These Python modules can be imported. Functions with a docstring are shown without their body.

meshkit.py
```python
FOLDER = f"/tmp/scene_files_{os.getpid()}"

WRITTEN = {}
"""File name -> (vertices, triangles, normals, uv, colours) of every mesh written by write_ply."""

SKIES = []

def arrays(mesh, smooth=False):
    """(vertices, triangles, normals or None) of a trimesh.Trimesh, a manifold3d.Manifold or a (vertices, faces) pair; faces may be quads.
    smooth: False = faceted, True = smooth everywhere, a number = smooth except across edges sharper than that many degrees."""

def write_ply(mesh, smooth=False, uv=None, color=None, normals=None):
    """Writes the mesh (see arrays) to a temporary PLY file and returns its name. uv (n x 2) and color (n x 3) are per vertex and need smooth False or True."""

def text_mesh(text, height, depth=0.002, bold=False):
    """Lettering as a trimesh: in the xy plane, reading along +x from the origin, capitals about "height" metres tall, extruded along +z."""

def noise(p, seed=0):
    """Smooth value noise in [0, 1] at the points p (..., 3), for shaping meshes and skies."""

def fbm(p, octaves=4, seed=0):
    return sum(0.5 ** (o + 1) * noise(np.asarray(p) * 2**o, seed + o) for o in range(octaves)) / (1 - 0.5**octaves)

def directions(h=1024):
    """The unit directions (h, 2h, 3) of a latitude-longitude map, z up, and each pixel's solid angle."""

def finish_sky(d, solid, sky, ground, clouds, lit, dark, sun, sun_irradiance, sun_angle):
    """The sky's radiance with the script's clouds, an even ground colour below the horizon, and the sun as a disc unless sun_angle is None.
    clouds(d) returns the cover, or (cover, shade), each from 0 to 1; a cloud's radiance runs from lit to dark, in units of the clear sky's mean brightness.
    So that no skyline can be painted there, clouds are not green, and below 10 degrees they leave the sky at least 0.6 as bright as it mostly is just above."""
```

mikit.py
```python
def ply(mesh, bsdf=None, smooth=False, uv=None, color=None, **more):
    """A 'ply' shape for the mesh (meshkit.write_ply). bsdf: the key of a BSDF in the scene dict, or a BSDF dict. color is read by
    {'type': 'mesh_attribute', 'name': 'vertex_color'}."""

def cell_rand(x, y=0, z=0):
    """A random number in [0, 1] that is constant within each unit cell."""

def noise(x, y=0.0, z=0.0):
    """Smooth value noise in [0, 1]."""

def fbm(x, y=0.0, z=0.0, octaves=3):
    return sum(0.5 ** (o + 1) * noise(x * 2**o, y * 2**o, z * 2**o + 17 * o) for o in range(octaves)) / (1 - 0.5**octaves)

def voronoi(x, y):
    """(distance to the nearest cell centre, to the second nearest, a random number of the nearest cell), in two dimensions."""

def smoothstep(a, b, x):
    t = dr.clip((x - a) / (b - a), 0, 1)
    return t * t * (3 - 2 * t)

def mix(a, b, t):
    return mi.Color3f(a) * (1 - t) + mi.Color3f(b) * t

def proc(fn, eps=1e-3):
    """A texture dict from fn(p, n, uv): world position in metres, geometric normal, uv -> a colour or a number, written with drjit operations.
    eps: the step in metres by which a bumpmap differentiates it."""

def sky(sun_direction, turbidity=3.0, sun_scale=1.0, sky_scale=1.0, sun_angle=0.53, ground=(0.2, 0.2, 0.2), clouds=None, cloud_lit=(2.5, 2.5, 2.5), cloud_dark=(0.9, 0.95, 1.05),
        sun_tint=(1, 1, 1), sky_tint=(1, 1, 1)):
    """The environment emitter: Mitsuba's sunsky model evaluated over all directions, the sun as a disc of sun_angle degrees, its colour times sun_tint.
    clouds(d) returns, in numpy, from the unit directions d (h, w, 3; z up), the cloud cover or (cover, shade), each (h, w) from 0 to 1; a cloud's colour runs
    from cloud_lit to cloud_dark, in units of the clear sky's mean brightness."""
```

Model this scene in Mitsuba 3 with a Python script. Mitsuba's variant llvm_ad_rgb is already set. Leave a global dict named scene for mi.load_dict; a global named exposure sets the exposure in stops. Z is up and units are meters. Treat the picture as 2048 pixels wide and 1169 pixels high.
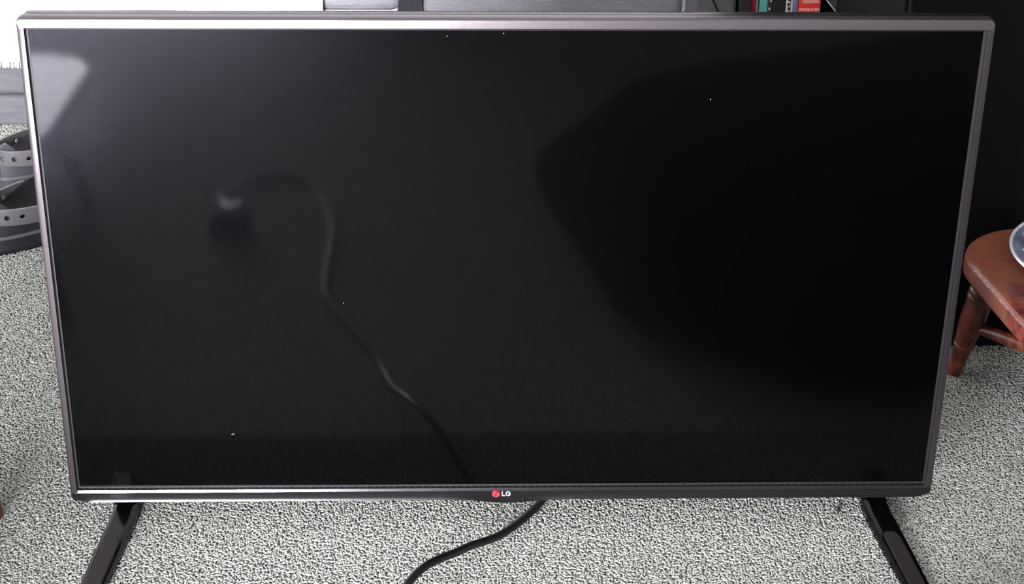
import math, random
import numpy as np, trimesh, mitsuba as mi, mikit, meshkit
import manifold3d as m3, shapely, shapely.geometry
from shapely.geometry import Polygon, Point, box as sbox
import drjit as dr

T = mi.ScalarTransform4f
rng = np.random.default_rng(7); random.seed(7)

# ------------------------------------------------------------------ camera, light, exposure
exposure = 0.25
CAM = np.array([-0.05484, -1.66287, 1.14267]); FW = np.array([0.032422, 0.892917, -0.449052]); UP = np.array([0.002716, 0.449207, 0.893423])
WINDOW_RADIANCE = [205.0, 204.0, 224.0]
scene = {
    'type': 'scene',
    'camera': {'type': 'perspective', 'fov': 31.9946, 'fov_axis': 'x', 'near_clip': 0.02, 'far_clip': 50.0,
               'to_world': T().look_at(origin=CAM.tolist(), target=(CAM + FW).tolist(), up=UP.tolist())},
}
labels = {}

# ------------------------------------------------------------------ materials
def rgb(*c): return {'type': 'rgb', 'value': list(c)}
def principled(base, rough=0.5, **k):
    return {'type': 'twosided', 'bsdf': {'type': 'principled', 'base_color': base if isinstance(base, dict) else rgb(*base), 'roughness': rough, **k}}
def mat(name, d): scene['mat_' + name] = d; return 'mat_' + name

N, F, SS, MX = mikit.noise, mikit.fbm, mikit.smoothstep, mikit.mix

WALL = mat('wall', principled((0.3067, 0.2967, 0.2867), 0.9, specular=0.2))
CEIL = mat('ceiling', principled((0.5333, 0.5267, 0.5200), 0.9, specular=0.2))
def carpet_col(p, n, uv):
    a = N(p.x * 330, p.y * 330, 3.0); b = F(p.x * 7, p.y * 7, 1.0)
    c = MX((0.0700, 0.0740, 0.0670), (0.1500, 0.1570, 0.1440), SS(0.25, 0.75, a))
    return c * (0.9 + 0.2 * b)
CARPET = mat('carpet', principled(mikit.proc(carpet_col), 0.95, specular=0.1))
PILE = mat('carpet_pile', principled({'type': 'mesh_attribute', 'name': 'vertex_color'}, 0.9, specular=0.15, sheen=0.15))

def fabric_col(p, n, uv):
    a = N(p.x * 60, p.y * 60, p.z * 260); b = N(p.x * 420, p.y * 420, p.z * 420); c = F(p.x * 14, p.y * 14, p.z * 14)
    return MX((0.0967, 0.0947, 0.1007), (0.1767, 0.1720, 0.1813), 0.4 * a + 0.35 * b + 0.25 * c)
FABRIC = mat('sofa_fabric', principled(mikit.proc(fabric_col), 0.85, specular=0.15, sheen=0.3))
PIPING = mat('piping', principled((0.2267, 0.2200, 0.2333), 0.8, specular=0.2))
def arm_col(p, n, uv):
    return MX((0.0440, 0.0427, 0.0447), (0.0767, 0.0747, 0.0767), N(p.x * 300, p.y * 300, p.z * 300))
def rail_col(p, n, uv):
    return fabric_col(p, n, uv) * 0.36
RAILFAB = mat('rail_fabric', principled(mikit.proc(rail_col), 0.85, specular=0.12, sheen=0.2))
ARMFAB = mat('arm_fabric', principled(mikit.proc(arm_col), 0.85, specular=0.15))
THROW = mat('throw', principled((0.93, 0.92, 0.90), 0.9, specular=0.1))
STRAP = mat('strap', principled((0.0107, 0.0100, 0.0133), 0.75, specular=0.2))

SCREEN = mat('screen', {'type': 'blendbsdf', 'weight': 0.29,
    'a': {'type': 'roughplastic', 'distribution': 'beckmann', 'alpha': 0.004, 'int_ior': 1.5, 'diffuse_reflectance': rgb(0.0003, 0.0003, 0.0003), 'specular_reflectance': rgb(0.42, 0.42, 0.42)},
    'b': {'type': 'roughplastic', 'distribution': 'beckmann', 'alpha': 0.073, 'int_ior': 1.5, 'diffuse_reflectance': rgb(0.0003, 0.0003, 0.0003), 'specular_reflectance': rgb(0.82, 0.79, 1.0)}})
BEZEL = mat('bezel', principled((0.098, 0.086, 0.089), 0.27, metallic=0.94, specular=0.5))
TRIM = mat('bottom_trim', principled((0.0030, 0.0028, 0.0030), 0.19, specular=0.5))
GLOSSBLACK = mat('gloss_black', principled((0.0010, 0.0010, 0.0011), 0.14, specular=0.12))
SHELL = mat('shell', principled((0.0022, 0.0020, 0.0020), 0.2, specular=0.32))
MATTEBLACK = mat('matte_black', principled((0.003, 0.003, 0.003), 0.5, specular=0.3))
LEGTOP = mat('leg_top', principled((0.010, 0.0082, 0.0075), 0.6, specular=0.08))
RED = mat('emblem_red', principled((0.115, 0.0016, 0.009), 0.35, specular=0.3))
WHITE = mat('white', principled((0.62, 0.62, 0.62), 0.4))
LETTER = mat('lettering_white', principled((0.17, 0.17, 0.172), 0.4, specular=0.3))
PINKW = mat('emblem_pale', principled((0.115, 0.045, 0.050), 0.35, specular=0.3))
CABLE = mat('cable', principled((0.0025, 0.0025, 0.0025), 0.45, specular=0.14))
PLUG = mat('plug', principled((0.0025, 0.0025, 0.0025), 0.75, specular=0.05))
GREYPLASTIC = mat('plug_print', principled((0.09, 0.09, 0.09), 0.6))

def wood_col(p, n, uv):
    g = F(p.x * 26 + 2 * N(p.x * 9, p.y * 9, p.z * 9), p.y * 130, p.z * 90)
    w = F(p.x * 16, p.y * 16, p.z * 16 + 5)
    c = MX((0.038, 0.0066, 0.0045), (0.090, 0.0165, 0.011), SS(0.3, 0.7, g))
    return MX(c, (0.1333, 0.0467, 0.0267), 0.75 * SS(0.48, 0.66, w))
def wood_bump(p, n, uv): return F(p.x * 60, p.y * 220, p.z * 120)
WOOD = mat('wood', {'type': 'twosided', 'bsdf': {'type': 'bumpmap', 'arbitrary': mikit.proc(wood_bump), 'scale': 0.0008,
       'bsdf': {'type': 'principled', 'base_color': mikit.proc(wood_col), 'roughness': 0.26, 'specular': 0.5, 'clearcoat': 0.35, 'clearcoat_gloss': 0.85}}})
def leg_col(p, n, uv):
    g = F(p.x * 90, p.y * 90, p.z * 22)
    return MX((0.034, 0.0068, 0.0036), (0.105, 0.023, 0.0088), SS(0.3, 0.72, g))
LEGWOOD = mat('leg_wood', principled(mikit.proc(leg_col), 0.28, specular=0.5, clearcoat=0.3, clearcoat_gloss=0.85))

def plate_col(p, n, uv):
    a = F(p.x * 38, p.y * 38, 4.0); b = F(p.x * 90 + 3 * N(p.x * 30, p.y * 30, 0), p.y * 90, 1.0)
    c = MX((0.0367, 0.0433, 0.0667), (0.1067, 0.1200, 0.1600), SS(0.3, 0.7, a))
    return MX(c, (0.4133, 0.4267, 0.4533), SS(0.60, 0.66, b) * 0.9)
PLATE = mat('plate', principled(mikit.proc(plate_col), 0.14, specular=0.6, clearcoat=0.6))
RIM = mat('plate_rim', principled((0.72, 0.73, 0.76), 0.22, metallic=0.6))

CLOGGREY = mat('clog_grey', principled((0.0147, 0.0147, 0.0173), 0.6, specular=0.2))
CLOGSTRAP = mat('clog_strap', principled((0.0320, 0.0307, 0.0307), 0.6, specular=0.2))
CLOGBLACK = mat('clog_black', principled((0.0053, 0.0050, 0.0057), 0.55, specular=0.2))
RIVET = mat('rivet', principled((0.0467, 0.0467, 0.0467), 0.5))
CABINET = mat('cabinet', principled((0.0026, 0.0023, 0.0024), 0.6, specular=0.06))
SHELFMAT = mat('shelf', principled((0.012, 0.011, 0.0115), 0.6, specular=0.2))
GREYBOARD = mat('grey_board', principled((0.0333, 0.0333, 0.0340), 0.7, specular=0.2))
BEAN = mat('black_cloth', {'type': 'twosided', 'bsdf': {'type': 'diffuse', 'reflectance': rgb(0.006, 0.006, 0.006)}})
PAPER = mat('paper', principled((0.5000, 0.4800, 0.4400), 0.9, specular=0.1))
def solid(name, c, r=0.45): return mat(name, principled(tuple(v / 1.45 for v in c), r))
BK = {'red': solid('book_red', (0.78, 0.045, 0.03)), 'crimson': solid('book_crimson', (0.50, 0.012, 0.06)), 'teal': solid('book_teal', (0.10, 0.42, 0.33)),
      'black': solid('book_black', (0.010, 0.009, 0.010)), 'olive': solid('book_olive', (0.030, 0.028, 0.018)), 'white': solid('book_white', (0.62, 0.60, 0.60)),
      'blue': solid('book_blue', (0.12, 0.16, 0.27)), 'pink': solid('book_pink', (0.85, 0.32, 0.27)), 'darkteal': solid('book_darkteal', (0.015, 0.07, 0.07))}

# ------------------------------------------------------------------ mesh helpers
def numbered(k):
    if k not in scene: return k
    i = 1
    while f'{k}_{i:03d}' in scene: i += 1
    return f'{k}_{i:03d}'
roots = set()
def thing(name, label, category, group=None, kind=None):
    k = name; i = 0
    while k in roots or k in scene: i += 1; k = f'{name}_{i:03d}'
    roots.add(k); labels[k] = {'label': label, 'category': category}
    if group: labels[k]['group'] = group
    if kind: labels[k]['kind'] = kind
    return k
def obj(name, mesh, m, parent=None, smooth=False, label=None, kind=None, **kw):
    k = numbered(f'{parent}__{name}' if parent else name)
    scene[k] = mikit.ply(mesh, m, smooth=smooth, **kw)
    e = {}
    if label: e['label'] = label
    if kind: e['kind'] = kind
    if e: labels.setdefault(k, {}).update(e)
    return k
def cat(*ms): return trimesh.util.concatenate([m for m in ms])
def man(mesh): return m3.Manifold(m3.Mesh(np.asarray(mesh.vertices, np.float32), np.asarray(mesh.faces, np.uint32)))
def tri(man_):
    q = man_.to_mesh(); return trimesh.Trimesh(q.vert_properties[:, :3], q.tri_verts, process=False)
def box(lo, hi):
    b = trimesh.creation.box(np.subtract(hi, lo)); b.apply_translation((np.add(lo, hi)) / 2); return b
def rbox(lo, hi, r, seg=12):
    lo, hi = np.array(lo, float), np.array(hi, float); r = min(r, 0.499 * (hi - lo).min())
    s = m3.Manifold.sphere(r, seg)
    return tri(m3.Manifold.batch_hull([s.translate([x, y, z]) for x in (lo[0] + r, hi[0] - r) for y in (lo[1] + r, hi[1] - r) for z in (lo[2] + r, hi[2] - r)]))
def frame_of(path):
    path = np.asarray(path, float); t = np.gradient(path, axis=0); t /= np.linalg.norm(t, axis=1, keepdims=True)
    ref = np.array([0, 0, 1.0]) if abs(t[:, 2]).mean() < 0.8 else np.array([1.0, 0, 0])
    a = np.cross(t, ref); a /= np.linalg.norm(a, axis=1, keepdims=True); b = np.cross(a, t); return t, a, b
def tube(path, r, seg=10):
    path = np.asarray(path, float); n = len(path); r = np.broadcast_to(r, n)
    t, a, b = frame_of(path); th = np.linspace(0, 2 * np.pi, seg, endpoint=False)
    v = (path[:, None] + r[:, None, None] * (np.cos(th)[None, :, None] * a[:, None] + np.sin(th)[None, :, None] * b[:, None])).reshape(-1, 3)
    return grid_mesh(v, n, seg)
def grid_mesh(v, n, seg, caps=True):
    f = []
    i = np.arange(n - 1)[:, None] * seg; j = np.arange(seg)[None]; k = (j + 1) % seg
    q = np.stack([i + j, i + k, i + seg + k, i + seg + j], -1).reshape(-1, 4)
    f = np.vstack([q[:, [0, 1, 2]], q[:, [0, 2, 3]]])
    v = np.asarray(v).reshape(-1, 3)
    if caps:
        c0, c1 = v[:seg].mean(0), v[-seg:].mean(0); L = len(v)
        v = np.vstack([v, c0, c1])
        f = np.vstack([f, [[L, (s + 1) % seg, s] for s in range(seg)], [[L + 1, (n - 1) * seg + s, (n - 1) * seg + (s + 1) % seg] for s in range(seg)]])
    m = trimesh.Trimesh(v, f, process=False)
    if m.volume < 0: m.invert()
    return m
def smooth_path(pts, n):
    from scipy.interpolate import CubicSpline, PchipInterpolator
    pts = np.asarray(pts, float); t = np.r_[0, np.cumsum(np.linalg.norm(np.diff(pts, axis=0), axis=1))]
    return CubicSpline(t, pts)(np.linspace(0, t[-1], n))
def lathe(profile, seg=32):  # profile (r, z), open at axis or not
    pr = np.asarray(profile, float); th = np.linspace(0, 2 * np.pi, seg, endpoint=False)
    v = np.stack([pr[:, None, 0] * np.cos(th), pr[:, None, 0] * np.sin(th), np.broadcast_to(pr[:, None, 1], (len(pr), seg))], -1)
    return grid_mesh(v.reshape(-1, 3), len(pr), seg)
def align(mesh, p0, p1):  # z axis of a lathe (z from 0) to run from p0 towards p1
    d = np.subtract(p1, p0); M = trimesh.geometry.align_vectors([0, 0, 1], d / np.linalg.norm(d)); M[:3, 3] = p0
    mesh = mesh.copy(); mesh.apply_transform(M); return mesh
def extrude(poly, h): return trimesh.creation.extrude_polygon(poly, h, engine='earcut')

# ------------------------------------------------------------------ the setting
obj('floor', box((-3.2, -4.1, -0.05), (2.5, 2.3, -0.0005)), CARPET); labels['floor'] = {'kind': 'structure', 'label': 'grey-green twist pile carpet floor'}
def struct(name, mesh, m, label, **k): obj(name, mesh, m, **k); labels[name] = {'kind': 'structure', 'label': label}
struct('wall_back', box((-3.3, 2.2, 0), (2.6, 2.3, 2.45)), WALL, 'plain wall behind the sofa')
struct('wall_left', box((-3.3, -4.2, 0), (-3.2, 2.2, 2.45)), WALL, 'plain wall at the left')
struct('wall_right', box((2.5, -4.2, 0), (2.6, 2.2, 2.45)), WALL, 'plain wall at the right')
struct('ceiling', box((-3.3, -4.2, 2.45), (2.6, 2.3, 2.5)), CEIL, 'white ceiling')
WX0, WX1, WZ0, WZ1, WY = -2.55, -0.60, 0.04, 1.60, -4.0
wf = cat(box((-3.2, WY - 0.1, 0), (WX0, WY, 2.45)), box((WX1, WY - 0.1, 0), (2.5, WY, 2.45)), box((WX0, WY - 0.1, 0), (WX1, WY, WZ0)), box((WX0, WY - 0.1, WZ1), (WX1, WY, 2.45)))
struct('wall_front', wf, WALL, 'wall with the window, behind the viewer')
struct('window_1', cat(*[box(*b) for b in (((WX0, WY - .06, WZ0), (WX0 + .05, WY, WZ1)), ((WX1 - .05, WY - .06, WZ0), (WX1, WY, WZ1)), ((WX0, WY - .06, WZ0), (WX1, WY, WZ0 + .05)), ((WX0, WY - .06, WZ1 - .05), (WX1, WY, WZ1)))]), WHITE, 'wide white-framed window')
pane = trimesh.Trimesh([[WX0, WY - .05, WZ0], [WX1, WY - .05, WZ0], [WX1, WY - .05, WZ1], [WX0, WY - .05, WZ1]], [[0, 2, 1], [0, 3, 2]], process=False)
scene['window_1__pane'] = mikit.ply(pane, WALL, emitter={'type': 'area', 'radiance': rgb(*WINDOW_RADIANCE)})

# carpet pile: short bent tufts over the floor that the photograph shows
def pile():
    regs = [((-0.75, -0.22), (0.72, 0.16)), ((-1.0, 0.0), (-0.42, 1.30)), ((0.40, 0.02), (0.80, 0.50))]
    sp = 0.0031; pts = []
    for k, ((x0, y0), (x1, y1)) in enumerate(regs):
        gx, gy = np.meshgrid(np.arange(x0, x1, sp), np.arange(y0, y1, sp)); q = np.stack([gx.ravel(), gy.ravel()], -1)
        for (a, b), (c, d) in regs[:k]: q = q[~((q[:, 0] > a) & (q[:, 0] < c) & (q[:, 1] > b) & (q[:, 1] < d))]
        pts.append(q)
    q = np.vstack(pts); q = q[(q[:, 1] < 0.12) | (q[:, 0] < -0.455) | (q[:, 0] > 0.44)]
    q = q + rng.uniform(-0.5, 0.5, q.shape) * sp
    n = len(q); ang = rng.uniform(0, 2 * np.pi, n); L = rng.uniform(0.0038, 0.0068, n); bend = rng.uniform(-1.5, 1.5, n)
    S, K = 4, 4; s = np.linspace(-0.5, 0.5, S)
    a = ang[:, None] + bend[:, None] * s[None] * 1.6
    step = np.stack([np.cos(a), np.sin(a)], -1) * (L[:, None, None] / (S - 1))
    path = np.cumsum(step, 1); path -= path.mean(1, keepdims=True); path = path + q[:, None]
    z = 0.0004 + rng.uniform(0, 0.0007, n)[:, None] + 0.0009 * (1 - (2 * s[None]) ** 2) + rng.uniform(-0.5, 0.5, n)[:, None] * s[None] * 0.0012
    r = rng.uniform(0.00095, 0.00135, n)[:, None] * np.array([0.45, 1.0, 1.0, 0.45])[None]
    th = np.linspace(0, 2 * np.pi, K, endpoint=False)
    side = np.stack([-np.sin(a), np.cos(a)], -1)
    v = np.empty((n, S, K, 3))
    v[..., :2] = path[:, :, None] + (r[..., None] * np.cos(th))[..., None] * side[:, :, None]
    v[..., 2] = z[:, :, None] + r[..., None] * np.sin(th)
    i = np.arange(S - 1)[:, None] * K; j = np.arange(K)[None]; k = (j + 1) % K
    f = np.concatenate([np.stack([i + j, i + k, i + K + k], -1).reshape(-1, 3), np.stack([i + j, i + K + k, i + K + j], -1).reshape(-1, 3)])
    ff = (f[None] + (np.arange(n) * S * K)[:, None, None]).reshape(-1, 3)
    tone = np.clip(rng.normal(0.180, 0.034, n), 0.08, 0.32); tint = rng.uniform(0, 1, n)[:, None]
    col = tone[:, None] * ((1 - tint) * np.array([1.01, 1.04, 0.87]) + tint * np.array([1.02, 1.03, 0.94]))
    nn = np.zeros((n, S, K, 3)); nn[..., :2] = np.cos(th)[None, None, :, None] * side[:, :, None]; nn[..., 2] = np.sin(th)
    vv = v.reshape(-1, 3)
    m = trimesh.Trimesh(vv, ff, process=False)
    return m, np.repeat(np.clip(col, 0, 1), S * K, 0)
pm, pc = pile()
obj('pile', pm, PILE, 'floor', smooth=True, kind='stuff', color=pc)

# ------------------------------------------------------------------ television
tv = thing('television', 'large black-screened television with a slim grey bezel, standing on two black legs', 'television')
X0, Z0, Z1 = 0.466, 0.068, 0.5925
scr = box((-X0, 0.0, Z0), (X0, 0.004, Z1))
obj('screen', scr, SCREEN, tv, label='black semi-gloss screen')
# dark lip between the panel and the bezel
def ring_frame(offs, ys, radii, n=6, xfun=None):
    """rings of a rounded rectangle; offs: (side, top, bottom) beyond the screen opening"""
    rows = []
    for (s, t, b), y, r in zip(offs, ys, radii):
        x, z0, z1 = X0 + s, Z0 - b, Z1 + t; pts = []
        cs = [(x - r, z1 - r, 0), (-x + r, z1 - r, 90), (-x + r, z0 + r, 180), (x - r, z0 + r, 270)]
        for cx, cz, a0 in cs:
            for q in np.linspace(0, 90, n):
                a = math.radians(a0 + q); pts.append((cx + r * math.cos(a), y, cz + r * math.sin(a)))
        # subdivide the straights, densely along the bottom
        out = []
        for k, p in enumerate(pts):
            out.append(p); nx = pts[(k + 1) % len(pts)]
            if k % n == n - 1:
                m = 120 if k == 3 * n - 1 else 8
                for w in np.linspace(0, 1, m + 2)[1:-1]: out.append(tuple(np.array(p) * (1 - w) + np.array(nx) * w))
        rows.append(out)
    v = np.array(rows)
    return v
def bump(x): return np.exp(-np.abs((x - 0.004) / 0.034) ** 2.4)
def ring_solid(v):
    R, S = v.shape[:2]; vv = v.reshape(-1, 3); f = []
    i = np.arange(R)[:, None] * S; j = np.arange(S)[None]; k = (j + 1) % S; i2 = ((np.arange(R) + 1) % R)[:, None] * S
    q = np.stack([i + j, i + k, i2 + k, i2 + j], -1).reshape(-1, 4)
    m = trimesh.Trimesh(vv, np.vstack([q[:, [0, 1, 2]], q[:, [0, 2, 3]]]), process=False)
    if m.volume < 0: m.invert()
    return m
offs = [(0, 0, 0), (.0006, .0006, .0006), (.0010, .0014, .0032), (.0054, .0024, .0036), (.0076, .0098, .0108), (.0082, .0108, .0142), (.0086, .0118, .0150), (.0082, .0112, .0145), (.0, .0, .0)]
ys = [.0015, -.0048, -.0058, -.0060, -.0047, -.0030, .0015, .0090, .0090]
rad = [.0004, .0005, .0008, .0016, .0045, .0050, .0055, .0055, .0004]
rv = ring_frame(offs, ys, rad)
# lower edge: the lip flares out, and dips in the middle under the emblem
for k, wt, fy in ((4, 0.35, -0.0014), (5, 1.0, -0.0045), (6, 1.0, -0.003), (7, 1.0, 0.0)):
    low = rv[k, :, 2] < Z0 - 0.004; bx = bump(rv[k, :, 0])
    rv[k, low, 2] -= (wt * 0.0066 * bx)[low]
    inner = low & (np.abs(rv[k, :, 0]) < X0 - 0.001)
    fade = np.clip((X0 - 0.001 - np.abs(rv[k, :, 0])) / .006, 0, 1)
    if fy: rv[k, inner, 1] += (fy * (1 - 0.80 * bx) * fade)[inner]
ring_ = ring_solid(rv); low_ = ring_.triangles_center[:, 2] < Z0 - 0.0003
obj('bezel', ring_.submesh([np.nonzero(~low_)[0]], append=True), BEZEL, tv, smooth=32, label='slim titanium-grey bezel')
obj('bottom_trim', ring_.submesh([np.nonzero(low_)[0]], append=True), TRIM, tv, smooth=15, label='glossy black lower trim with a dip in the middle')
# thin dark gasket line round the panel
g = ring_frame([(-.0016, -.0012, -.0016), (.0006, .0006, .0006), (.0006, .0006, .0006), (-.0016, -.0012, -.0016)], [-.0006, -.0006, .001, .001], [.0003] * 4)
obj('panel_edge', ring_solid(g), MATTEBLACK, tv)
# rear housing
def housing():
    secs = [(-0.0005 + .009, .0070, .0112, .0150), (.012, .0072, .0116, .0150), (.0205, .0070, .0112, .0140), (.0245, .0045, .0085, .011), (.034, -.03, -.03, -.03), (.052, -.07, -.09, -.05), (.056, -.09, -.11, -.07)]
    rows = ring_frame([(s, t, b) for _, s, t, b in secs], [y for y, *_ in secs], [.008, .008, .008, .007, .01, .01, .01])
    R, S = rows.shape[:2]
    return grid_mesh(rows.reshape(-1, 3), R, S)
obj('rear_housing', housing(), SHELL, tv, smooth=35, label='glossy black rear housing')
# emblem and lettering on the bottom bezel
EZ, EY = 0.0608, -0.0066
def disc_shape(poly, y0, depth, origin):
    m = extrude(poly, depth); R = trimesh.transformations.rotation_matrix(math.pi / 2, [1, 0, 0]); m.apply_transform(R); m.apply_translation((origin[0], y0 , origin[1])); return m
em = disc_shape(Point(0, 0).buffer(0.0045, 24), EY + 0.0022, 0.0024, (-0.0093, EZ))
ek = obj('emblem', em, RED, tv, label='round red emblem')
rg = Point(0, 0).buffer(0.0037, 24).difference(Point(0, 0).buffer(0.0031, 24))
rg = rg.difference(sbox(0.0, 0.0004, 0.006, 0.006))
arc = rg.union(sbox(0.0012, -0.0003, 0.0036, 0.0003))
nose = sbox(-0.0004, -0.0014, 0.0002, 0.0014).union(sbox(-0.0004, -0.0014, 0.0009, -0.0009)); eye = Point(-0.0016, 0.0010).buffer(0.00045)
for g_ in (arc, nose, eye):
    for gg in getattr(g_, 'geoms', [g_]): obj('emblem_line', disc_shape(gg, EY - 0.0001, 0.0004, (-0.0093, EZ)), PINKW, ek)
tm = meshkit.text_mesh('LG', 0.0056, 0.0016, bold=True)
tm.apply_transform(trimesh.transformations.rotation_matrix(math.pi / 2, [1, 0, 0])); b = tm.bounds
tm.apply_scale([1.05, 1, 1]); tm.apply_translation((-0.0030 - tm.bounds[0, 0], EY + 0.0015 - tm.bounds[1, 1] + 0.0, EZ - 0.5 * (tm.bounds[0, 2] + tm.bounds[1, 2])))
obj('lettering', tm, LETTER, tv, label='white two-letter lettering')
# stand legs
def stand_leg(sx):
    ys_ = np.array([-.128, -.124, -.11, -.06, -.015, .0, .02, .048, .058, .072, .09, .10, .104])
    hs = np.array([.0085, .0102, .0108, .0125, .0145, .0150, .0158, .0170, .060, .030, .013, .009, .004])
    ws = np.array([.008, .012, .0142, .0150, .0150, .0150, .0148, .0144, .0140, .0140, .0145, .012, .008])
    th = [(-1, 0), (1, 0), (1, .55), (.86, .9), (.6, 1.0), (-.6, 1.0), (-.86, .9), (-1, .55)]
    rows = []
    for y, h, w in zip(ys_, hs, ws):
        cx = 0.4295 - 0.10 * min(y, 0.03); rows.append([(sx * (cx + a * w), y, h * c) for a, c in th])
    m = grid_mesh(np.array(rows).reshape(-1, 3), len(rows), len(th))
    k = obj('stand_leg', m, GLOSSBLACK, tv, smooth=12, label='glossy black stand leg')
    # the flat satin strip let into the top of the leg
    L = []
    for y in np.linspace(-.118, -.018, 12):
        h = np.interp(y, ys_, hs); w = 0.0092 if y > -.11 else 0.007
        if y > -.022: w = 0.006
        cx = 0.4295 - 0.10 * y - 0.0012; L.append([(sx * (cx - w), y, h + .0001), (sx * (cx + w), y, h + .0001), (sx * (cx + w * .85), y, h + .0009), (sx * (cx - w * .85), y, h + .0009)])
    obj('top_strip', grid_mesh(np.array(L).reshape(-1, 3), len(L), 4), LEGTOP, k, label='satin dark strip')
stand_leg(-1); stand_leg(1)
# specks of dust on the screen
sp_px = [(-0.061, 0.585), (-0.006, 0.588), (-0.295, 0.135), (-0.2935, 0.1355), (-0.17, 0.294), (0.20, 0.52)]
ds = []
for x, z in sp_px:
    s_ = trimesh.creation.icosphere(1, 0.00042); s_.apply_scale([1, .4, 1]); s_.apply_translation((x, -0.0002, z)); ds.append(s_)
obj('dust', cat(*ds), PAPER, tv, kind='stuff')

# ------------------------------------------------------------------ power cable
cb = thing('power_cable', 'black mains cable arcing from under the television over the carpet in front', 'cable')
pts = [(0.075, 0.085, 0.100), (0.066, 0.080, 0.055), (0.055, 0.068, 0.020), (0.035, 0.040, 0.009), (0.012, 0.005, 0.0105), (-0.012, -0.030, 0.0185), (-0.036, -0.063, 0.032), (-0.054, -0.095, 0.045), (-0.073, -0.129, 0.060), (-0.090, -0.157, 0.067), (-0.103, -0.182, 0.0665),
       (-0.118, -0.225, 0.055), (-0.130, -0.280, 0.032), (-0.140, -0.340, 0.012), (-0.149, -0.380, 0.0055), (-0.1669, -0.4313, 0.005), (-0.1967, -0.4957, 0.005), (-0.2244, -0.5602, 0.005), (-0.2355, -0.5943, 0.005), (-0.240, -0.6421, 0.005),
       (-0.2389, -0.7427, 0.005), (-0.2413, -0.8321, 0.005), (-0.2567, -0.9076, 0.005), (-0.2858, -0.9869, 0.005), (-0.3208, -1.0239, 0.005), (-0.3609, -1.0198, 0.006), (-0.3961, -0.971, 0.010), (-0.4178, -0.9177, 0.016), (-0.4160, -0.8850, 0.018)]
cp = smooth_path(pts, 260)
obj('cord', tube(cp, np.linspace(0.0046, 0.0036, 260), 12), CABLE, cb, smooth=True)
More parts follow.
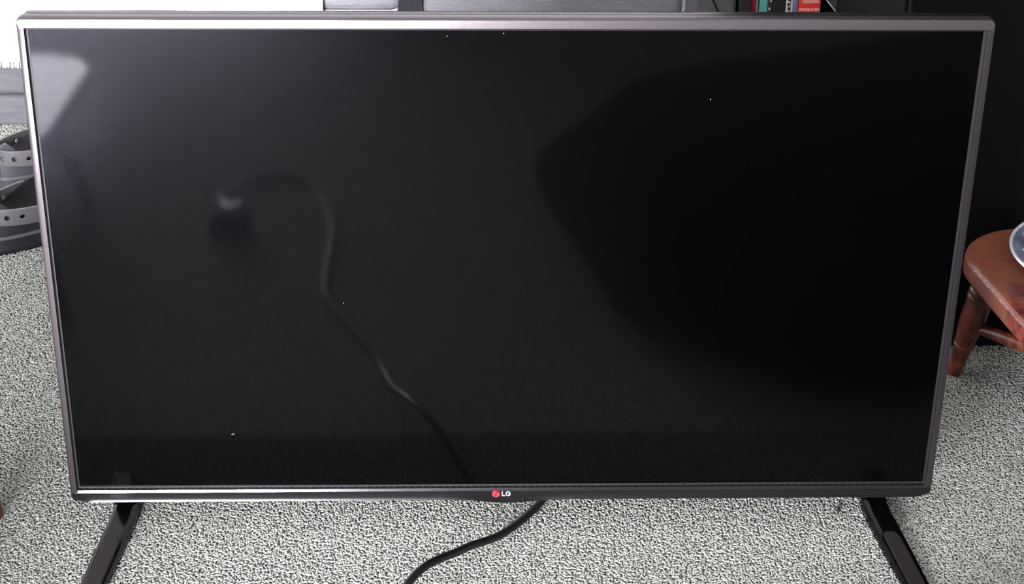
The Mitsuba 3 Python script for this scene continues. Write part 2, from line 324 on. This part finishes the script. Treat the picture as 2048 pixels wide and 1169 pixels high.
def plug():
    body = m3.Manifold.batch_hull([m3.Manifold.sphere(0.006, 16).translate(list(p)) for p in ((-.019, -.022, .007), (.019, -.022, .007), (-.024, .018, .007), (.024, .018, .007), (-.016, -.02, .026), (.016, -.02, .026), (-.02, .016, .026), (.02, .016, .026))])
    m = tri(body); m.apply_transform(T_rot(math.radians(12), (-0.392, -0.815, 0))); return m
def T_rot(a, t):
    M = trimesh.transformations.rotation_matrix(a, [0, 0, 1]); M[:3, 3] = t; return M
pk = obj('plug', plug(), PLUG, cb, smooth=30)
lb = box((-.021, -.034, .008), (-.004, -.0278, .022)); lb.apply_transform(T_rot(math.radians(12), (-0.392, -0.815, 0)))
obj('print_patch', lb, GREYPLASTIC, pk)
for a, b_ in ((-.011, .0), (.011, .0), (0, .0)):
    pin = box((a - .002, -.002 + .008 * (a == 0), .03), (a + .002, .004 + .008 * (a == 0), .05)); pin.apply_transform(T_rot(math.radians(12), (-0.392, -0.815, 0))); obj('pin', pin, RIM, pk)

# ------------------------------------------------------------------ stools
def rrect(cx, cy, w, h, r, rot):
    from shapely import affinity
    p = sbox(-w / 2 + r, -h / 2 + r, w / 2 - r, h / 2 - r).buffer(r, 10); return affinity.translate(affinity.rotate(p, rot, origin=(0, 0)), cx, cy)
def slab(poly, z0, z1, rnd):
    """a board with its edges rounded over and its top slightly dished"""
    zs = [(z0, rnd * .8), (z0 + rnd * .35, rnd * .2), (z0 + rnd * .8, 0), (z1 - rnd * .9, 0), (z1 - rnd * .4, rnd * .15), (z1 - rnd * .1, rnd * .5), (z1, rnd * 1.1), (z1 - .001, rnd * 2.6)]
    ring = []
    c = np.array(poly.centroid.coords[0]); n = 96
    for z, ins in zs:
        q = poly.buffer(-ins, 8).exterior; a = []
        th = np.linspace(0, 2 * np.pi, n, endpoint=False)
        for t in th:
            d = np.array([math.cos(t), math.sin(t)])
            from shapely.geometry import LineString
            hit = q.intersection(LineString([c, c + d * 2])); a.append((hit.x, hit.y, z))
        ring.append(a)
    return grid_mesh(np.array(ring).reshape(-1, 3), len(zs), n)
def stool(label, cx, cy, w, h, rot, z1, thick, feet_spread, group=None, r=0.06, feet=None, stretch=True):
    t = thing('wooden_stool', label, 'stool', group)
    poly = rrect(cx, cy, w, h, r, rot)
    obj('seat', slab(poly, z1 - thick, z1, 0.010), WOOD, t, smooth=40, label='worn red-brown seat board')
    R = lambda x, y: np.array([cx + x * math.cos(math.radians(rot)) - y * math.sin(math.radians(rot)), cy + x * math.sin(math.radians(rot)) + y * math.cos(math.radians(rot))])
    tops, bots = [], []
    for i, (sx, sy) in enumerate(((-1, 1), (1, 1), (1, -1), (-1, -1))):
        a = R(sx * (w / 2 - .040), sy * (h / 2 - .062)); f = R(sx * (w / 2 - .040 + feet_spread[0]), sy * (h / 2 - .062 + feet_spread[1]))
        if feet and feet[i]: a, f = np.array(feet[i][0]), np.array(feet[i][1])
        p1, p0 = np.array([*a, z1 - thick + .004]), np.array([*f, 0.0]); L = np.linalg.norm(p1 - p0)
        pr = [(0.0085, 0), (.0095, .004), (.0100, .02), (.0115, .25 * L), (.0118, .30 * L), (.0138, .315 * L), (.0140, .335 * L), (.0122, .35 * L), (.0142, .42 * L), (.0158, .55 * L), (.0166, .66 * L), (.0160, .75 * L), (.0150, .775 * L),
              (.0172, .79 * L), (.0176, .815 * L), (.0158, .835 * L), (.0172, .85 * L), (.0174, .875 * L), (.0154, .895 * L), (.0164, .91 * L), (.0164, .93 * L), (.014, .95 * L), (.0135, L)]
        obj('leg', align(lathe(pr, 24), p0, p1), LEGWOOD, t, smooth=40, label='turned leg with ring mouldings'); tops.append(p1); bots.append(p0)
    if stretch:
        q = lambda i, u: bots[i] * (1 - u) + tops[i] * u
        for i, j, u in ((0, 2, .52), (1, 3, .60)):
            pth = np.array([q(i, u) * (1 - w_) + q(j, u) * w_ for w_ in np.linspace(0.02, .98, 9)]); obj('stretcher', tube(pth, [.0075, .0085, .0092, .0098, .010, .0098, .0092, .0085, .0075], 14), LEGWOOD, t, smooth=True)
    return t
stool('low red-brown wooden stool on the right, carrying the blue-grey plate', 0.7530, 0.232, 0.335, 0.345, 7, 0.200, 0.032, (0.0, 0.0), r=0.095,
      feet=[((0.607, 0.305), (0.600, 0.366)), ((0.86, 0.30), (0.880, 0.360)), ((0.85, 0.09), (0.875, 0.03)), ((0.66, 0.12), (0.672, 0.06))])
stool('red-brown wooden stool seen only mirrored in the upper left of the screen', -0.757, -0.720, 0.335, 0.40, 2, 0.250, 0.026, (0.02, 0.045), r=0.09,
      feet=[((-0.87, -0.63), (-0.91, -0.57)), ((-0.655, -0.60), (-0.585, -0.525)), ((-0.67, -0.84), (-0.63, -0.93)), ((-0.88, -0.85), (-0.92, -0.93))])
stool('wooden stool at the left edge, only the tip of one foot in view', -0.76, -0.09, 0.32, 0.36, -6, 0.225, 0.026, (0.02, 0.04), r=0.08,
      feet=[((-0.86, 0.0), (-0.90, 0.06)), ((-0.597, 0.020), (-0.5735, 0.046)), ((-0.68, -0.2), (-0.66, -0.26)), ((-0.86, -0.2), (-0.9, -0.26))])
# plate on the right stool
pl = thing('plate', 'blue-grey patterned plate with a bright rim on the right-hand stool', 'plate')
PX, PY, PZ = 0.7585, 0.268, 0.2003
prof = [(0.0, 0.001), (0.06, 0.001), (0.066, 0.0), (0.072, 0.001), (0.074, 0.004), (0.105, 0.010), (0.134, 0.0165), (0.1345, 0.0185), (0.132, 0.0190), (0.104, 0.0135), (0.08, 0.0085), (0.07, 0.0065), (0.0, 0.006)]
pm_ = lathe(prof, 72); pm_.apply_translation((PX, PY, PZ)); obj('dish', pm_, PLATE, pl, smooth=40)
rm = lathe([(.1325, .0185), (.1345, .0172), (.1366, .0180), (.1368, .0196), (.1352, .0208), (.1330, .0202)], 72)
rm = trimesh.creation.torus(.1347, .0021, 72, 12); rm.apply_translation((PX, PY, PZ + .0190)); obj('rim', rm, RIM, pl, smooth=True, label='bright silvery rim')

# ------------------------------------------------------------------ clogs
def clog(label, loc, yaw, body_m, strap_m, scale=1.0):
    t = thing('clog', label, 'shoe', 'clogs left of the television')
    M = T_rot(yaw, loc); M[:3, :3] *= scale
    ys_ = np.linspace(-1, 1, 40)
    def half(y):  # half width along the shoe, heel at -0.14, toe at +0.14
        u = (y + .14) / .28; return 0.052 * (math.sin(math.pi * min(max(u, 0), 1)) ** 0.42) * (0.80 + 0.28 * min(1, max(0, (u - .25) / .4)))
    yy = np.linspace(-.14, .14, 61); out = [(half(y), y) for y in yy] + [(-half(y), y) for y in yy[::-1][1:-1]]
    poly = Polygon(out).buffer(0)
    def lay(z0, z1, g0, g1):
        a = m3.CrossSection([np.array(shapely.geometry.polygon.orient(poly.buffer(g0)).exterior.coords)[:-1]]); b_ = m3.CrossSection([np.array(shapely.geometry.polygon.orient(poly.buffer(g1)).exterior.coords)[:-1]])
        return tri(m3.Manifold.batch_hull([a.extrude(.0005).translate([0, 0, z0]), b_.extrude(.0005).translate([0, 0, z1 - .0005])]))
    sole = cat(lay(0, .010, -.006, -.001), lay(.010, .028, -.001, 0.0)); welt = lay(.028, .033, .0018, .0018)
    for nm, mm, mt, lab in (('sole', sole, body_m, None), ('welt', welt, strap_m, 'raised line round the sole')):
        mm.apply_transform(M); obj(nm, mm, mt, t, smooth=30, label=lab)
    # upper: a dome over the toes that runs down into a low heel wall, hollow
    def loft(scale_in, dz):
        rows = []; n = 28
        for y in np.linspace(-.136, .136, 40):
            u = (y + .14) / .28; h = half(y) * scale_in
            top = 0.074 + 0.024 * np.clip((u - .0) / .55, 0, 1) ** 0.7 if u < .62 else 0.096 - 0.050 * ((u - .62) / .38) ** 2
            top = top * (1 if u > .06 else .9) - dz; rows.append([(h * math.cos(a) * (1 if math.sin(a) > -.01 else 1), y, .032 + max(0, math.sin(a)) ** .5 * (top - .032) if math.sin(a) >= 0 else .032 + .004 * math.sin(a)) for a in np.linspace(0, 2 * np.pi, n, endpoint=False)])
        return grid_mesh(np.array(rows).reshape(-1, 3), 40, n)
    up = man(loft(1.0, 0)); cav = tri(m3.Manifold.batch_hull([m3.Manifold.sphere(.030, 24).scale([1.08, 1, 1]).translate([0, -.085, .070]), m3.Manifold.sphere(.034, 24).translate([0, .0, .072]), m3.Manifold.sphere(.030, 24).scale([1.08, 1, 1]).translate([0, -.085, .16]), m3.Manifold.sphere(.034, 24).translate([0, -.01, .16])]))
    upper = tri(up - man(cav)); upper.apply_transform(M); obj('upper', upper, body_m, t, smooth=45)
    # heel strap: a band swung round the back, with a row of holes
    a = np.linspace(math.radians(-8), math.radians(-172), 40); rows = []
    for q in a:
        cxy = np.array([.0525 * math.cos(q), -.015 + .119 * math.sin(q)]); nrm = np.array([math.cos(q) * .119, math.sin(q) * .0525]); nrm /= np.linalg.norm(nrm)
        zc = .060 + .004 * abs(math.sin(q)); w = .0125
        rows.append([(*(cxy + nrm * o), zc + e) for o, e in ((-.0022, -w), (.0018, -w), (.0026, -w * .8), (.0026, w * .8), (.0018, w), (-.0022, w))])
    band = man(grid_mesh(np.array(rows).reshape(-1, 3), 40, 6))
    holes = []
    for d in (-150, -135, -120, -105, -90, -75, -60, -45, -30):
        q = math.radians(d); cxy = np.array([.0525 * math.cos(q), -.015 + .119 * math.sin(q)]); nrm = np.array([math.cos(q) * .119, math.sin(q) * .0525, 0]); nrm /= np.linalg.norm(nrm)
        c_ = trimesh.creation.cylinder(.0040, .02, sections=14); c_.apply_transform(trimesh.geometry.align_vectors([0, 0, 1], nrm)); c_.apply_translation((*cxy, .060 + .004 * abs(math.sin(q)))); holes.append(man(c_))
    band = tri(band - m3.Manifold.batch_boolean(holes, m3.OpType.Add)); band.apply_transform(M); obj('strap', band, strap_m, t, smooth=30, label='grey perforated heel strap')
    for s in (-1, 1):
        rv_ = trimesh.creation.cylinder(.009, .008, sections=20); rv_.apply_transform(trimesh.transformations.rotation_matrix(math.pi / 2, [0, 1, 0])); rv_.apply_translation((s * .0535, -.012, .061)); rv_.apply_transform(M); obj('rivet', rv_, RIVET, t, smooth=30)
clog('slate-grey clog with a perforated strap, the farther of the two, by the sofa', (-0.672, 1.050, 0.0), math.radians(-48), CLOGGREY, CLOGSTRAP)
clog('black clog with a grey perforated strap, the nearer of the two clogs', (-0.645, 0.833, 0.0), math.radians(-42), CLOGBLACK, CLOGSTRAP)

# ------------------------------------------------------------------ sofa with throw
sf = thing('sofa', 'light grey fabric sofa behind the television with two piped seat cushions', 'sofa')
def soft_box(lo, hi, r, amp=.003, seed=0, step=.03):
    m = man(rbox(lo, hi, r, 16)).refine_to_length(step); q = tri(m); n = q.vertex_normals
    q.vertices = q.vertices + n * (amp * (meshkit.fbm(q.vertices * 9 + seed, 3) - .5) * 2)[:, None]; return q
obj('base', soft_box((-1.75, 1.250, 0.0), (0.335, 2.05, 0.058), .012, .003, 1), RAILFAB, sf, smooth=40)
obj('front_rail', soft_box((-1.75, 1.247, 0.058), (0.335, 2.05, 0.198), .014, .003, 2), RAILFAB, sf, smooth=40)
for x0, x1, zc0, s_ in ((-0.95, -0.138, 0.212, 3), (-0.112, 0.3355, 0.199, 4)):
    k = obj('seat_cushion', soft_box((x0, 1.235, zc0), (x1, 1.95, 0.345), .022, .003, s_), FABRIC, sf, smooth=40)
    r = .022; pth = []
    for cx_, cz_, a0 in ((x1 - r, .345 - r, 0), (x0 + r, .345 - r, 90), (x0 + r, zc0 + r, 180), (x1 - r, zc0 + r, 270)):
        for q_ in np.linspace(0, 90, 8): pth.append((cx_ + r * math.cos(math.radians(a0 + q_)), 1.240, cz_ + r * math.sin(math.radians(a0 + q_))))
    pth.append(pth[0]); pth = np.array(pth)
    t_ = np.gradient(pth, axis=0); t_ /= np.linalg.norm(t_, axis=1, keepdims=True); b_ = np.tile([0, 1.0, 0], (len(pth), 1)); a_ = np.cross(t_, b_)
    th = np.linspace(0, 2 * np.pi, 8, endpoint=False); vv = (pth[:, None] + .0040 * (np.cos(th)[None, :, None] * a_[:, None] + np.sin(th)[None, :, None] * b_[:, None])).reshape(-1, 3)
    obj('piping', grid_mesh(vv, len(pth), 8, caps=False), PIPING, k, smooth=True, label='pale piped edge')
obj('back_rest', soft_box((-1.75, 1.93, 0.3), (0.41, 2.15, 0.80), .06, .006, 6), FABRIC, sf, smooth=40)
ak = obj('arm', soft_box((0.3375, 1.150, 0.0), (0.4105, 2.05, 0.52), .010, .002, 7), ARMFAB, sf, smooth=40, label='dark charcoal sofa arm')
sm_ = tube([(0.369, 1.1500, 0.262), (0.374, 1.1495, 0.253), (0.379, 1.1495, 0.243), (0.386, 1.1500, 0.232)], .0016, 6); obj('seam', sm_, MATTEBLACK, ak)
# black strap hanging in the gap between the cushions
st = thing('strap', 'black strap hanging in the gap between the two grey sofa cushions', 'strap')
pth = np.array([(-0.121, 1.40, 0.352), (-0.121, 1.30, 0.351), (-0.122, 1.243, 0.335), (-0.124, 1.228, 0.28), (-0.1295, 1.226, 0.222), (-0.134, 1.230, 0.16), (-0.137, 1.236, 0.12)])
pth = smooth_path(pth, 40); rows = [[(p[0] + sx * .0185, p[1] + o, p[2] + oz) for sx, o, oz in ((-1, 0, 0), (1, 0, 0), (1, .0015, -.0015), (-1, .0015, -.0015))] for p in pth]
obj('webbing', grid_mesh(np.array(rows).reshape(-1, 3), 40, 4), STRAP, st, smooth=30)
# white throw over the left of the sofa, fringe along its hem
th_ = thing('throw_blanket', 'white fringed throw draped over the left part of the sofa', 'blanket')
def throw():
    prof_ = [(1.86, .352), (1.70, .3515), (1.5, .351), (1.32, .351), (1.262, .349), (1.238, .340), (1.229, .322), (1.2275, .28), (1.2275, .24), (1.229, .20), (1.231, .16), (1.233, .128)]
    prof_ = smooth_path(prof_, 60); xs = np.linspace(-1.70, -.262, 90); V = []
    for i, (y, z) in enumerate(prof_):
        w = i / 59; row = []
        for x in xs:
            e = max(0, (x + .262 + .15) / .15); fold = .003 * math.sin(x * 23 + 2 * math.sin(x * 7)) * (0.3 + w)
            row.append((x - .012 * w * max(0, (x + 1.7) / 1.44), y - abs(fold) * (z < .345), z + (.0025 * math.sin(x * 9) if z < .2 else 0) + (abs(fold) * .6 if z > .345 else 0)))
        V.append(row)
    V = np.array(V); top = V.reshape(-1, 3); n, m = V.shape[:2]
    q = np.array([(i * m + j, i * m + j + 1, (i + 1) * m + j + 1, (i + 1) * m + j) for i in range(n - 1) for j in range(m - 1)])
    s_ = trimesh.Trimesh(top, np.vstack([q[:, [0, 1, 2]], q[:, [0, 2, 3]]]), process=False)
    nn = s_.vertex_normals; nn = nn * (1 if nn[5 * m + 5][2] > 0 else -1)
    bot = top - nn * .002; L = len(top)
    F_ = [s_.faces, s_.faces[:, ::-1] + L]; ed = []
    loop = [j for j in range(m)] + [i * m + m - 1 for i in range(1, n)] + [(n - 1) * m + j for j in range(m - 2, -1, -1)] + [i * m for i in range(n - 2, 0, -1)]
    for a_, b_ in zip(loop, loop[1:] + loop[:1]): ed += [(a_, b_, b_ + L), (a_, b_ + L, a_ + L)]
    mm = trimesh.Trimesh(np.vstack([top, bot]), np.vstack(F_ + [np.array(ed)]), process=False)
    if mm.volume < 0: mm.invert()
    return mm, V[-1]
tmsh, hem = throw(); obj('cloth', tmsh, THROW, th_, smooth=50)
fr = []
for x in np.arange(-1.69, -.275, .0050):
    j = np.interp(x, hem[:, 0], np.arange(len(hem))); p = np.array([np.interp(j, np.arange(len(hem)), hem[:, k_]) for k_ in range(3)]); dx = random.uniform(-.002, .002)
    fr.append(tube(np.array([p + (0, -.0005, .003), p + (dx * .5, -.001, -.005), p + (dx, -.0005, -.0105 + random.uniform(-.0012, .0012))]), [.0019, .0022, .0014], 5))
obj('fringe', cat(*fr), THROW, th_, smooth=True, kind='stuff', label='short white fringe along the hem')

# ------------------------------------------------------------------ shelf with books, cabinet
sh = thing('bookcase', 'black bookcase behind the television on the right, a row of books standing in it', 'bookshelf')
BY = 1.16
SX0, SX1 = 0.4135, 0.800
obj('shelf_board', rbox((SX0 + .018, BY - .015, 0.176), (SX1 - .018, BY + .26, 0.194), .002, 8), SHELFMAT, sh)
obj('side_panel', rbox((SX0, BY - .02, 0.0), (SX0 + .018, BY + .28, 1.70), .002, 8), SHELFMAT, sh)
obj('side_panel', rbox((SX1 - .018, BY - .02, 0.0), (SX1, BY + .28, 1.70), .002, 8), SHELFMAT, sh)
obj('back_panel', box((SX0 + .018, BY + .262, 0.0), (SX1 - .018, BY + .28, 1.70)), SHELFMAT, sh)
obj('top_board', rbox((SX0 - .004, BY - .025, 1.70), (SX1 + .004, BY + .285, 1.72), .002, 8), SHELFMAT, sh)
obj('shelf_board', rbox((SX0 + .018, BY - .015, 0.56), (SX1 - .018, BY + .26, 0.578), .002, 8), SHELFMAT, sh)
def book(label, x0, x1, h, d, m, y=BY, rnd=None):
    t = thing('book', label, 'book', 'books in the black bookcase')
    z0 = 0.1942; w = x1 - x0
    cov = cat(rbox((x0, y, z0), (x1, y + .004, z0 + h), min(.0018, w * .3), 10), box((x0, y + .002, z0), (x0 + .0014, y + d, z0 + h)), box((x1 - .0014, y + .002, z0), (x1, y + d, z0 + h)))
    obj('cover', cov, m, t, smooth=30); obj('pages', box((x0 + .0014, y + .004, z0 + .003), (x1 - .0014, y + d - .003, z0 + h - .003)), PAPER, t)
    return t
def spine_text(t, txt, h, x, z, m, y=BY, bold=True, sx=1.0, vertical=False):
    q = meshkit.text_mesh(txt, h, 0.0004, bold=bold); q.apply_scale([sx, 1, 1])
    q.apply_transform(trimesh.transformations.rotation_matrix(math.pi / 2, [1, 0, 0]))
    if vertical: q.apply_transform(trimesh.transformations.rotation_matrix(math.pi / 2, [0, 1, 0]))
    q.apply_translation((x - q.bounds[0, 0], y + .0001 - q.bounds[1, 1], z - q.bounds[0, 2])); obj('lettering', q, m, t, label='spine lettering')
book('crimson-spined book, first from the sofa arm', .4335, .4428, .195, .13, BK['crimson'])
book('thin grey-white book between the crimson and the teal books', .4432, .4456, .190, .13, BK['white'])
book('thin dark teal book beside the teal book', .4459, .4478, .19, .13, BK['darkteal'])
book('teal-green spined book, the widest coloured one left of the black book', .4481, .4626, .205, .14, BK['teal'])
t = book('narrow dark olive book with pale marks on its spine', .4630, .4706, .20, .13, BK['olive'])
for k in range(9): obj('pale_mark', box((.4640 + .0009 * (k % 3), BY - .0004, .222 + .0068 * k), (.4668 + .0009 * (k % 3), BY + .001, .2255 + .0068 * k)), BK['white'] if k % 2 else SHELFMAT, t)
book('wide plain black book in the middle of the row', .4712, .4922, .21, .14, BK['black'])
t = book('white book with black marks on its spine', .4926, .5003, .205, .13, BK['white'])
for k in range(8): obj('black_mark', box((.4944 + .001 * (k % 2), BY - .0004, .218 + .0078 * k), (.4984 + .001 * (k % 2), BY + .001, .2232 + .0078 * k)), BK['black'], t)
book('very thin white book beside the blue-grey book', .5007, .5042, .20, .13, BK['white'])
book('blue-grey spined book to the left of the thick red one', .5046, .5126, .20, .13, BK['blue'])
t = book('thick red paperback with white lettering on its spine', .5132, .5500, .198, .125, BK['red'])
spine_text(t, 'ANGELA MA', .0040, .5150, .2412, WHITE, sx=1.06)
obj('pale_band', box((.5138, BY - .0003, .2325), (.5494, BY + .001, .2360)), BK['pink'], t)
obj('pale_patch', rbox((.5190, BY - .0004, .2535), (.5470, BY + .001, .2680), .0006, 6), BK['pink'], t)
# grey board leaning beside the books, its slanting white edge in view
t = thing('grey_board', 'dark grey board with a thin white slanting edge to the right of the red book', 'board')
zb, zt = .1945, .50
def bx(z): return .5650 + (.2520 - z) * .86
pg = Polygon([(bx(zb), zb), (.664, zb), (.664, .30), (bx(.30), .30)])
q = extrude(pg, .004); q.apply_transform(trimesh.transformations.rotation_matrix(math.pi / 2, [1, 0, 0])); q.apply_translation((0, BY + .012, 0)); obj('panel', q, GREYBOARD, t)
obj('white_edge', tube([(bx(.1955) - .0006, BY + .0085, .1965), (bx(.30) - .0006, BY + .0085, .30)], .0012, 8), WHITE, t, smooth=True, label='thin white edge')

cbt = thing('tall_cabinet', 'tall black cabinet on the right behind the wooden stool', 'cabinet')
CX0, CY = 0.4860, 0.4335
CX0 = 0.4975
obj('carcass', rbox((CX0, CY, 0.062), (1.45, CY + .38, 1.30), .003, 8), CABINET, cbt)
obj('plinth', box((CX0 + .01, CY + .006, 0.0), (1.44, CY + .37, 0.062)), CABINET, cbt)
for x0, x1 in ((CX0 + .004, .970), (.974, 1.446)):
    k = obj('door', rbox((x0, CY - .016, .068), (x1, CY - .0005, 1.294), .003, 8), CABINET, cbt)
    xh = x1 - .03 if x0 < .9 else x0 + .03
    obj('handle', tube([(xh, CY - .017, .66), (xh, CY - .034, .665), (xh, CY - .034, .775), (xh, CY - .017, .78)], .004, 10), RIVET, k, smooth=True)

# black floor cushion before the television on the right (seen only in the screen)
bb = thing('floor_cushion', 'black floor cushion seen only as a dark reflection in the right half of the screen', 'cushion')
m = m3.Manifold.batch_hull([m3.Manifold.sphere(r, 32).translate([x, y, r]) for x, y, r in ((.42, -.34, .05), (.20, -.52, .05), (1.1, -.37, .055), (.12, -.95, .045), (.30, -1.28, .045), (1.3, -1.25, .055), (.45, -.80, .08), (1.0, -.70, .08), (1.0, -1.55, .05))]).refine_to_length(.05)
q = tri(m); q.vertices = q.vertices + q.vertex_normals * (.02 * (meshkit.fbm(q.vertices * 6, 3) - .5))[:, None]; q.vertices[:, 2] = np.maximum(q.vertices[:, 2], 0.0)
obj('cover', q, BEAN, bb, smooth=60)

# dark armchair behind the viewer: it keeps the window's light off the right of the floor
ac = thing('armchair', 'dark armchair behind the viewer, out of the picture', 'armchair')
AX0, AX1, AY0, AY1 = -0.52, 0.44, -2.90, -2.08
obj('seat', rbox((AX0 + .14, AY0 + .05, .16), (AX1 - .14, AY1 - .16, .44), .04), ARMFAB, ac, smooth=40)
obj('back_rest', rbox((AX0 + .02, AY1 - .18, .12), (AX1 - .02, AY1, 1.02), .06), ARMFAB, ac, smooth=40)
for a, b_ in ((AX0, AX0 + .15), (AX1 - .15, AX1)): obj('arm', rbox((a, AY0, .12), (b_, AY1 - .1, .66), .05), ARMFAB, ac, smooth=40)
for x in (AX0 + .07, AX1 - .07):
    for y in (AY0 + .08, AY1 - .10): obj('leg', align(lathe([(.014, 0), (.016, .02), (.024, .13)], 16), (x, y, 0), (x, y, 1)), LEGWOOD, ac, smooth=40)

# a crumb of fluff on the carpet
q = trimesh.creation.icosphere(2, .0032); q.vertices = q.vertices * (0.6 + .9 * meshkit.noise(q.vertices * 500)[:, None]) * [1.0, .8, .8]; q.apply_translation((.3843, .0435, .0042))
obj('fluff', q, MATTEBLACK, smooth=True); labels['fluff'] = {'label': 'tiny dark speck of fluff on the carpet near the right television leg', 'category': 'fluff'}
